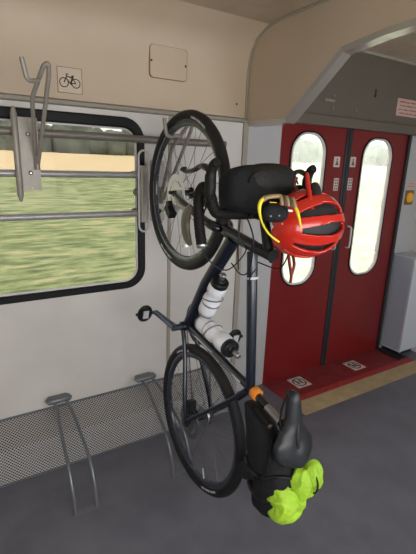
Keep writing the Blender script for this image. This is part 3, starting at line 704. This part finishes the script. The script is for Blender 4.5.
# saddle
sd = MB(); NU = 22; NV = 14; top = []; u0, u1 = .035, .292
def sad_w(t):   # half width from rear(0) to nose(1)
    ks = [(0, .030), (.05, .055), (.14, .070), (.28, .070), (.42, .050), (.55, .033), (.7, .025), (.9, .0205), (.97, .017), (1, .008)]
    for (a, x), (b, y) in zip(ks[:-1], ks[1:]):
        if t <= b: q = (t - a) / (b - a); q = q * q * (3 - 2 * q); return x + (y - x) * q
    return .008
for i in range(NU + 1):
    t = i / NU; hw = sad_w(t) * 1.2; zc = .628 + .012 * t + .014 * (1 - t) ** 3 + (-.012 * max(0, t - .9) * 10)
    row = []
    for j in range(NV + 1):
        s_ = -1 + 2 * j / NV; z = zc - .030 * abs(s_) ** 2.4 * (1 if t < .6 else .7)
        if .18 < t < .52 and abs(s_) < .22: z -= .012 * (1 - (abs(t - .35) / .17) ** 2) * (1 - (abs(s_) / .22) ** 2)
        row.append(L3(u0 + (u1 - u0) * t, z, -s_ * hw - .022))
    top.append(row)
for i in range(NU + 1):
    t = i / NU; hw = sad_w(t)
    top[i] = top[i] + [p + V((0, 0, -.014)) for p in reversed(top[i])]
n_ = len(top[0]); vs = [p for r_ in top for p in r_]
sd.add(vs, [(i * n_ + j, i * n_ + (j + 1) % n_, (i + 1) * n_ + (j + 1) % n_, (i + 1) * n_ + j) for i in range(NU) for j in range(n_)] + [tuple(range(n_)), tuple(NU * n_ + k for k in range(n_))], 0, True)
saddle = sd.build('saddle', M_saddle, bike)
gr = MB(); gr.tube(smooth_path([L3(.095, .628, -.018), L3(.135, .626, -.018), L3(.185, .6305, -.020)], 5), [.004, .007, .009, .011, .012, .012, .011, .010, .009, .007, .003], 12, flat=.7); gr.build('saddle_channel', M_ink, saddle)
for s_ in (-1, 1):
    MB().tube(smooth_path([L3(.03, .612, s_ * .03), L3(.09, .594, s_ * .024), L3(.21, .594, s_ * .022), L3(.285, .618, s_ * .008)], 5), .0035, 8).build('saddle_rail', M_rubber, saddle)
MB().obox(L3(.155, .597), V((1, 0, 0)), V((0, 1, 0)), V((0, 0, 1)), .02, .026, .008).build('saddle_clamp', M_black, bike)
# cranks and pedals
def crank(tip, s_):
    c = MB(); b0 = L3(.428, -.045, s_ * .068); t0 = L3(tip[0], tip[1], s_ * .088)
    c.tube([b0, b0 + (t0 - b0) * .5, t0], [.021, .017, .016], 12, flat=.6, up=(0, 1, 0)); c.tube([L3(.428, -.045, s_ * .035), L3(.428, -.045, s_ * .085)], .015, 14); c.tube([t0 - V((0, s_ * .01, 0)), t0 + V((0, s_ * .02, 0))], .008, 10)
    k = c.build('crank_arm', mat('crank_blue_grey', (.07, .085, .12), .25, metal=.6), bike)
    MB().tube([t0 + (b0 - t0) * .15 + V((0, s_ * .0095, 0)), t0 + (b0 - t0) * .5 + V((0, s_ * .009, 0))], .0025, 6).build('crank_decal', M_decal_glint, k)
    p = MB(); pc = t0 + V((0, s_ * .055, 0)); q = R(25) ; ex = V((math.cos(q), 0, math.sin(q))); ez = V((-math.sin(q), 0, math.cos(q)))
    p.tube([t0, pc + V((0, s_ * .045, 0))], .007, 8); p.obox(pc, ex, V((0, 1, 0)), ez, .024, .026, .010)
    loopp = [pc + ex * a + V((0, b, 0)) for a, b in ((-.034, -.016), (-.038, 0), (-.034, .016), (-.015, .030), (.015, .030), (.034, .016), (.038, 0), (.034, -.016), (.015, -.030), (-.015, -.030))]
    p.tube(smooth_path(loopp, 3, True), .0065, 8, closed=True)
    ped = p.build('pedal', M_black, bike)
    g = MB(); g.obox(pc + ez * .011, ex, V((0, 1, 0)), ez, .020, .014, .004); g.tube([pc + ex * .02 + ez * .006 + V((0, -.022, 0)), pc + ex * .02 + ez * .006 + V((0, .022, 0))], .003, 6); g.tube([pc - ex * .02 + ez * .006 + V((0, -.022, 0)), pc - ex * .02 + ez * .006 + V((0, .022, 0))], .003, 6)
    g.build('pedal_binding', M_silver, ped)
crank((.486, -.205), 1); crank((.370, .115), -1)
ch = MB(); c0 = L3(.428, -.045, -.046); ch.lathe([(.095, -.0015), (.095, .0015), (.078, .0015), (.078, -.0015)], c0, (0, 1, 0), 48, closed=True, sm=False)
for k in range(4): a = k * PI / 2 + .6; ch.tube([c0, c0 + V((.08 * math.cos(a), 0, .08 * math.sin(a)))], .007, 8, flat=.5)
for k in range(44): a = 2 * PI * k / 44; ch.obox(c0 + V((.097 * math.cos(a), 0, .097 * math.sin(a))), V((math.cos(a), 0, math.sin(a))), V((0, 1, 0)), V((-math.sin(a), 0, math.cos(a))), .004, .001, .002)
ch.build('chainring', M_black, bike)
cs = MB()
for k in range(9): cs.lathe([(.022 + .0032 * k, 0), (.022 + .0032 * k, .0018), (.014, .0018), (.014, 0)], L3(0, 0, -.052 + .0035 * k), (0, 1, 0), 30, closed=True, sm=False)
cs.build('cassette', M_dsilver, bike)
dr = MB(); j1, j2 = L3(-.045, -.065, -.052), L3(-.02, -.135, -.050)
for j in (j1, j2): dr.lathe([(.0175, -.003), (.0175, .003), (.004, .003), (.004, -.003)], j, (0, 1, 0), 18, closed=True)
dr.tube([j1 + V((0, -.008, 0)), j2 + V((0, -.008, 0))], .007, 8); dr.tube([j1 + V((0, .008, 0)), j2 + V((0, .008, 0))], .006, 8); dr.tube(smooth_path([L3(-.01, -.02, -.075), L3(-.04, -.045, -.08), j1 + V((0, -.014, 0))], 4), .013, 10)
dr.build('rear_derailleur', M_black, bike)
cp = [L3(.428 - .0, .052, -.046), L3(.2, .042, -.046), L3(.0, .036, -.046), L3(-.034, .012, -.046), L3(-.034, -.02, -.047), L3(-.028, -.062, -.049), L3(-.045, -.084, -.05), L3(-.06, -.1, -.05), L3(-.03, -.152, -.05), L3(.0, -.145, -.05), L3(.2, -.142, -.048), L3(.42, -.142, -.046), L3(.50, -.11, -.046), L3(.525, -.045, -.046), L3(.50, .02, -.046)]
MB().tube(smooth_path(cp, 6, True), .0038, 6, closed=True, flat=.9).build('chain', M_spoke, bike)
# cables
for pts in ([L3(.93, .50, .20), L3(.86, .44, .19), L3(.76, .40, .16), L3(.70, .42, .09), L3(.76, .46, .03), L3(.80, .43, .02)],
            [L3(.89, .51, .06), L3(.80, .56, .07), L3(.70, .50, .05), L3(.68, .42, .025), L3(.72, .36, .022)],
            [L3(.89, .51, -.06), L3(.80, .58, -.07), L3(.70, .54, -.06), L3(.72, .46, -.025)],
            [L3(.87, .52, .09), L3(.78, .50, .09), L3(.70, .44, .05)]):
    MB().tube(smooth_path(pts, 6), .0025, 6).build('cable', M_black, bike)
MB().tube(smooth_path([L3(.70, .50, 0.02), L3(.66, .46, .02), L3(.60, .452, .02)], 5), .0022, 6).build('cable', M_black, bike)
cl = MB().lathe([(.0215, -.004), (.0215, .004)], L3(.665, .455), (1, 0, -.02), 16); o = cl.build('top_tube_band', M_decal_glint, bike)
# bottle cages and bottles
def bottle(base, axis, perp, label, ln=.20):
    ax = V(axis).normalized(); pp = V(perp).normalized(); side = ax.cross(pp)
    cg = MB(); r = .042
    cg.tube([base - pp * .038 + ax * .01, base - pp * .042 + ax * .13], .006, 8, flat=1.6, up=side)
    ring = [base + ax * (.085 + .02 * math.cos(a)) + (pp * math.cos(a) + side * math.sin(a)) * r for a in [2 * PI * k / 24 for k in range(24)]]
    cg.tube(ring, .0022, 6, closed=True)
    for s_ in (-1, 1):
        cg.tube(smooth_path([base - pp * .04 + ax * .02, base + side * s_ * .036 - ax * .004, base + pp * .03 + side * s_ * .012 - ax * .006, base + pp * .036], 4), .0024, 6)
    cg.build('bottle_cage', M_spoke, bike)
    wb = BM @ base; wa = (BR @ ax).normalized()
    t = bpy.data.objects.new('water_bottle', None); COL.objects.link(t); t.matrix_world = Matrix.Translation(wb) @ V((0, 0, 1)).rotation_difference(wa).to_matrix().to_4x4(); t.empty_display_size = .03
    prop(t, label, 'water bottle', 'white water bottles on the bicycle frame')
    k = ln / .20
    MB().lathe([(.030, 0), (.0380, .004), (.0390, .02), (.0390, .085 * k), (.0330, .098 * k), (.0330, .112 * k), (.0390, .125 * k), (.0390, .148 * k), (.033, .162 * k), (.030, .166 * k)], (0, 0, 0), (0, 0, 1), 32).build('bottle_body', M_white, t)
    MB().lathe([(.0335, .160 * k), (.0365, .163 * k), (.0365, .182 * k), (.031, .186 * k), (.026, .184 * k), (.016, .186 * k), (.014, .197 * k)], (0, 0, 0), (0, 0, 1), 32).build('cap', M_black, t)
    MB().lathe([(.012, .19 * k), (.010, .198 * k), (.012, .206 * k), (.013, .218 * k), (.010, .222 * k), (.004, .222 * k)], (0, 0, 0), (0, 0, 1), 20).build('nozzle', M_dsilver, t)
    MB().lathe([(.0392, .058), (.0394, .060), (.0394, .064), (.0392, .066)], (0, 0, 0), (0, 0, 1), 32).build('printed_band', M_dsilver, t)
dd = (hl - bb_).normalized(); pd = V((-dd.z, 0, dd.x)); st = (seat_ - bb_).normalized(); ps = V((st.z, 0, -st.x))
bottle(bb_ + dd * .175 + pd * .070, dd, pd, 'white water bottle with black cap on the diagonal down tube, the upper one')
bottle(bb_ + st * .110 + ps * .076, st, ps, 'white water bottle with black cap on the seat tube, the lower one', .25)

# ---------------------------------------------------------------- bags, helmet and the rest
def superblob(mb, c, ax, hx, hy, hz, e=.6, amp=.04, freq=9, seed=0, nu=56, nv=36, ridge=0):
    """superellipsoid with cloth-like bumps, given orthonormal axes ax=(a,b,c)"""
    vs = []; sg = lambda x, p: math.copysign(abs(x) ** p, x)
    for j in range(nv + 1):
        b = -PI / 2 + PI * j / nv
        for i in range(nu):
            a = 2 * PI * i / nu
            d = V((sg(math.cos(b), e) * sg(math.cos(a), e), sg(math.cos(b), e) * sg(math.sin(a), e), sg(math.sin(b), e)))
            q = noise.noise(V((d.x * hx, d.y * hy, d.z * hz)) * freq * 10 + V((seed, 0, 0)))
            if ridge: q = q * (1 - ridge) + ridge * (1 - 2 * abs(noise.noise(V((d.x * hx, d.y * hy, d.z * hz)) * freq * 18 + V((seed, 5, 0)))))
            k = 1 + amp * q
            vs.append(V(c) + ax[0] * (d.x * hx * k) + ax[1] * (d.y * hy * k) + ax[2] * (d.z * hz * k))
    fs = [(j * nu + i, j * nu + (i + 1) % nu, (j + 1) * nu + (i + 1) % nu, (j + 1) * nu + i) for j in range(nv) for i in range(nu)]
    mb.add(vs, fs, 0, True); return mb
LAX = (Lv, F, Wv)
# handlebar bag
hbc = BP(.963, .545, .036)
t = empty('handlebar_bag', hbc, BR); prop(t, 'black rounded bag strapped on the handlebar of the bicycle', 'bag'); bpy.context.view_layer.update()
hb2 = superblob(MB(), hbc, LAX, .132, .076, .066, .62, .03, 1.4, 2).build('bag_body', M_fabric); child(hb2, t)
lid = MB(); superblob(lid, BP(.992, .572, .005), LAX, .108, .052, .052, .8, .02, 1.2, 7); child(lid.build('bag_lid', mat('bag_lid_fabric', (.013, .0115, .010), .6, spec=.3, bump=.3, bump_scale=120)), t)
zp = [BP(.965 + .058 * math.cos(a), .545 + .062 + .004, .015 + .105 * math.sin(a)) for a in [R(-80 + 160 * k / 14) for k in range(15)]]
child(MB().tube(zp, .003, 6).build('zip', M_rubber), t)
for l in (.07, -.05):
    rg = [BP(.94 + .068 * math.cos(a), .53 + .060 * math.sin(a), l) for a in [2 * PI * k / 24 for k in range(24)]]
    child(MB().tube(rg, .004, 6, closed=True, flat=2.2).build('strap', M_black), t)
# saddle bag
sbc = BP(.0, .45, 0)
t = empty('saddle_bag', BP(-.20, .43, 0), BR); prop(t, 'large black roll bag hanging under the bicycle saddle', 'bag'); bpy.context.view_layer.update()
m_ = MB(); secs = [(.195, .420, .034, .030), (.15, .446, .052, .040), (.08, .472, .074, .048), (.01, .500, .092, .056), (-.05, .515, .096, .062), (-.10, .520, .096, .066), (-.145, .515, .090, .060), (-.152, .514, .080, .052)]
sp_ = smooth_path([V((a, b, 0)) for a, b, c, d in secs], 4); sr = smooth_path([V((c, d, 0)) for a, b, c, d in secs], 4); vs = []; n = 40
for q, (pt, r_) in enumerate(zip(sp_, sr)):
    for k in range(n):
        a = 2 * PI * k / n; ca = math.copysign(abs(math.cos(a)) ** .92, math.cos(a)); sa = math.copysign(abs(math.sin(a)) ** .92, math.sin(a))
        p = BP(pt.x, pt.y + r_.x * ca, r_.y * sa * 1.1); wr_n = noise.noise(p * 14) * .010 * min(1, q / 12) + (1 - abs(noise.noise(p * 30))) * .006 * min(1, q / 14)
        vs.append(BP(pt.x, pt.y + (r_.x + wr_n) * ca, (r_.y * 1.1 + wr_n) * sa))
fs = [(i * n + k, i * n + (k + 1) % n, (i + 1) * n + (k + 1) % n, (i + 1) * n + k) for i in range(len(sp_) - 1) for k in range(n)] + [tuple(range(n)), tuple((len(sp_) - 1) * n + k for k in range(n))]
m_.add(vs, fs, 0, True); child(m_.build('bag_body', M_fabric), t)
for u_, rx, rz, wc in ((-.01, .099, .066, .502), (-.085, .100, .070, .516)):
    rg = [BP(u_ + .012 * math.sin(3 * a), wc + rx * math.copysign(abs(math.cos(a)) ** .8, math.cos(a)), rz * math.copysign(abs(math.sin(a)) ** .8, math.sin(a))) for a in [2 * PI * k / 28 for k in range(28)]]
    child(MB().tube(rg, .005, 6, closed=True, flat=2.4).build('strap', M_black), t)
child(MB().obox(BP(-.02, .53, .07), F, Lv, Wv, .014, .006, .012).build('buckle', M_rubber), t)
child(superblob(MB(), BP(-.035, .44, .06), LAX, .022, .03, .045, .8, .3, 3, 3).build('side_fold', M_fabric), t)
child(MB().tube(smooth_path([BP(.12, .545, .02), BP(.06, .56, .05), BP(.0, .545, .066), BP(-.02, .535, .07)], 5), .003, 6).build('cord', M_rubber), t)
# small rear light on the seat post
t = prop(MB().tube([BP(.198, .472, .030), BP(.158, .545, .030)], .0125, 14).build('rear_light', M_rubber), 'small black cylindrical light strapped along the seat post', 'light')
MB().lathe([(.010, 0), (.008, .004)], BP(.158, .545, .030), BP(.158, .545, .03) - BP(.198, .472, .03), 12).build('light_lens', M_lensd, t)
# hi-viz bundle
c1 = BP(-.095, .585, .006)
t = empty('hi_viz_cover', c1, BR); prop(t, 'crumpled fluorescent yellow green fabric tied to the end of the saddle bag', 'cover'); bpy.context.view_layer.update()
bd = MB(); superblob(bd, c1, LAX, .060, .062, .05, .95, .38, 1.3, 3, 110, 80, .5)
child(bd.build('large_fold', M_hiviz), t)
bd = MB(); superblob(bd, BP(-.045, .615, -.045), LAX, .042, .055, .034, .95, .36, 1.5, 11, 90, 60, .5); child(bd.build('middle_fold', M_hiviz), t)
bd = MB(); superblob(bd, BP(-.014, .632, -.078), LAX, .030, .046, .030, .95, .34, 1.6, 21, 90, 60, .5); child(bd.build('small_fold', M_hiviz), t)
rg = [BP(-.030 + .046 * math.cos(a), .625 + .042 * math.sin(a), -.064) for a in [2 * PI * k / 20 for k in range(20)]]
child(MB().tube(rg, .003, 6, closed=True).build('elastic_cord', M_rubber), t)

# camera-independent placement of the helmet: position and real axes in the train
def wpt(px, py, dep):
    d = V((px - 208, -(py - 277), -415)); return V((0, 0, 1.6)) + (ROT @ d) * (dep / 415)
HC = V((1.085, .99, 1.405))
va = V((.845, -.42, .12)).normalized(); vn = V((-.62, -.70, .30)); vn = (vn - va * vn.dot(va)).normalized(); vc_ = vn.cross(va).normalized()
if vc_.z < 0: vc_ = -vc_
HC = wpt(304, 224, 1.32)
va = (ROT @ V((.84, .12, -.46))).normalized(); vn = ROT @ V((.52, -.28, .82)); vn = (vn - va * vn.dot(va)).normalized(); vc_ = vn.cross(va).normalized()
if vc_.z < 0: vc_ = -vc_
hm = empty('cycling_helmet', HC - vn * .02, Matrix((va, vc_, vn)).transposed()); prop(hm, 'red cycling helmet with black vents hanging from the right end of the handlebar', 'helmet'); bpy.context.view_layer.update()
A_, C_, N_ = .122, .104, .108
def hpt(s_, t_, k=1.0):
    # s_: pole angle along length, t_: angle across
    taper = 1 - .18 * math.cos(s_) * -1 * 0
    left = max(0, -math.cos(s_) * -1)
    cc = C_ * (1.0 - .10 * left)
    return HC + va * (-A_ * k * math.cos(s_)) + (vc_ * (cc * math.sin(t_)) + vn * (N_ * math.cos(t_))) * (k * abs(math.sin(s_)) ** .8)
NS, NT = 220, 200
tmin, tmax = R(-100), R(100)
gaps = [(-66, 7.0, .50, 2.45), (-34, 9.0, .50, 2.70), (2, 9.5, .62, 2.72), (36, 10.5, .62, 2.62), (70, 5.5, .8, 2.4)]
sh = MB(); vs = [hpt(.03 + (PI - .06) * i / NS, tmin + (tmax - tmin) * j / NT) for i in range(NS + 1) for j in range(NT + 1)]; fs = []
for i in range(NS):
    s_ = .03 + (PI - .06) * (i + .5) / NS
    for j in range(NT):
        td = math.degrees(tmin + (tmax - tmin) * (j + .5) / NT); vent = False
        for c, hw, s0, s1 in gaps:
            if s0 < s_ < s1:
                q = (s_ - s0) / (s1 - s0); wd = hw * (math.sin(PI * q) ** .5) * (1.15 if q > .45 else 1)
                if q > .1 and abs(td - c - 6 * (q - .5)) < wd: vent = True
        if not vent: fs.append((i * (NT + 1) + j, i * (NT + 1) + j + 1, (i + 1) * (NT + 1) + j + 1, (i + 1) * (NT + 1) + j))
sh.add(vs, fs, 0, True); so = sh.build('shell', M_helmet); md = so.modifiers.new('thick', 'SOLIDIFY'); md.thickness = .010; md.offset = 0
child(so, hm)
ins = MB(); vs = [hpt(.03 + (PI - .06) * i / 40, R(-98) + R(196) * j / 40, .88) for i in range(41) for j in range(41)]
ins.add(vs, [(i * 41 + j, i * 41 + j + 1, (i + 1) * 41 + j + 1, (i + 1) * 41 + j) for i in range(40) for j in range(40)], 0, True)
io = ins.build('inner_foam', M_foam); md = io.modifiers.new('thick', 'SOLIDIFY'); md.thickness = .012; child(io, hm)
def hoff(x, y, z=0): return HC + ROT @ V((x, y, z))     # small offsets from the helmet centre
px = 1.30 / 415
def hp(u, v, z=0): return hoff((u - 304) * px, -(v - 224) * px, z)
child(MB().tube([hp(303, 177, .05), hp(303, 190, .065), hp(304, 206, .085), hp(305, 214, .09)], [.0075, .0095, .0095, .008], 10, flat=.8).build('upright_strap', M_helmet), hm)
child(MB().tube(smooth_path([hp(312, 186, .03), hp(312, 196, .045), hp(310, 210, .07)], 4), [.012, .015, .017, .018, .018, .017, .016, .014, .012], 10).build('retention_pad', M_foam), hm)
child(MB().tube(smooth_path([hp(288, 248, .0), hp(289, 262, .0), hp(291, 276, 0), hp(290, 284, 0)], 5), .0035, 6, flat=1.8).build('chin_strap', M_strapred), hm)
child(MB().tube(smooth_path([hp(294, 256, -.02), hp(294, 266, .0), hp(291, 276, 0)], 5), .003, 6, flat=1.8).build('chin_strap', M_strapred), hm)
child(MB().tube(smooth_path([hp(299, 173, -.05), hp(296, 180, -.05), hp(299, 186, -.05), hp(293, 193, -.05)], 5), .0055, 8, flat=1.4).build('strap_loop', M_strapred), hm)
child(MB().tube(smooth_path([hp(300, 182, -.05), hp(292, 184, -.05), hp(289, 181, -.05)], 5), .004, 8).build('strap_slider', M_black), hm)
child(superblob(MB(), hp(299, 174, -.05), (va, vc_, vn), .008, .006, .006, .8, 0).build('buckle', M_strapred), hm)

# yellow corded band bundle looped over the stem
GC = wpt(276, 212, 1.16); px2 = 1.16 / 415
def gp(u, v, z=0): return GC + ROT @ V(((u - 276) * px2, -(v - 212) * px2, z))
t = empty('cord_bundle', GC); prop(t, 'brown ribbed band with yellow cords draped over the middle of the handlebar', 'strap'); bpy.context.view_layer.update()
child(MB().tube(smooth_path([gp(276, 195, .0), gp(266, 197, .0), gp(260, 203, .01), gp(259, 212, .01), gp(262, 224, .01), gp(269, 235, .01), gp(279, 242, .0)], 6), [.003 + .003 * math.sin(PI * min(1, k / 22)) for k in range(37)], 8).build('yellow_cord', M_cordy), t)
child(MB().tube(smooth_path([gp(294, 205, .0), gp(297, 212, .005), gp(299, 220, .005), gp(301, 228, .0)], 5), [.0035, .004, .0045, .005, .005, .005, .005, .005, .0045, .004, .004, .0035, .003, .003, .0025, .0025], 8).build('yellow_cord', M_cordy), t)
child(MB().tube(smooth_path([gp(269, 203, .012), gp(276, 203.5, .012)], 3), .0015, 6).build('yellow_cord', M_cordy), t)
rb = MB(); ax1 = (ROT @ V((.98, -.12, 0))).normalized(); ax2 = (ROT @ V((.12, .98, 0))).normalized(); ax3 = ax1.cross(ax2)
for k in range(5): rb.tube([gp(280.5 + k * 3.2, 195 + k * .8, -.006), gp(281 + k * 3.2, 200 + k * .8, .008), gp(282 + k * 3.3, 205.5 + k * .5, .004)], .0052, 8, mi=k % 2)
child(rb.build('ribbed_band', [M_lens, M_lensd]), t)
child(MB().tube(smooth_path([gp(262, 201, .004), gp(268, 197.5, .006), gp(279, 196, .0)], 4), .0062, 8).build('brown_band', M_lens), t)
child(superblob(MB(), gp(277, 212, -.015), (ax1, ax2, ax3), .036, .026, .018, .8, .15, 2, 4).build('dark_pouch', M_fabric), t)
ds = MB()
for (u, v) in ((270.5, 216.5), (279, 216), (282, 224)): ds.lathe([(.003, 0), (.002, .002)], gp(u, v, .004), ax3, 8)
child(ds.build('press_stud', M_dsilver), t)
child(MB().obox(gp(290, 211, .004), ax1, ax2, ax3, .006, .0025, .002).build('white_tag', M_white), t)
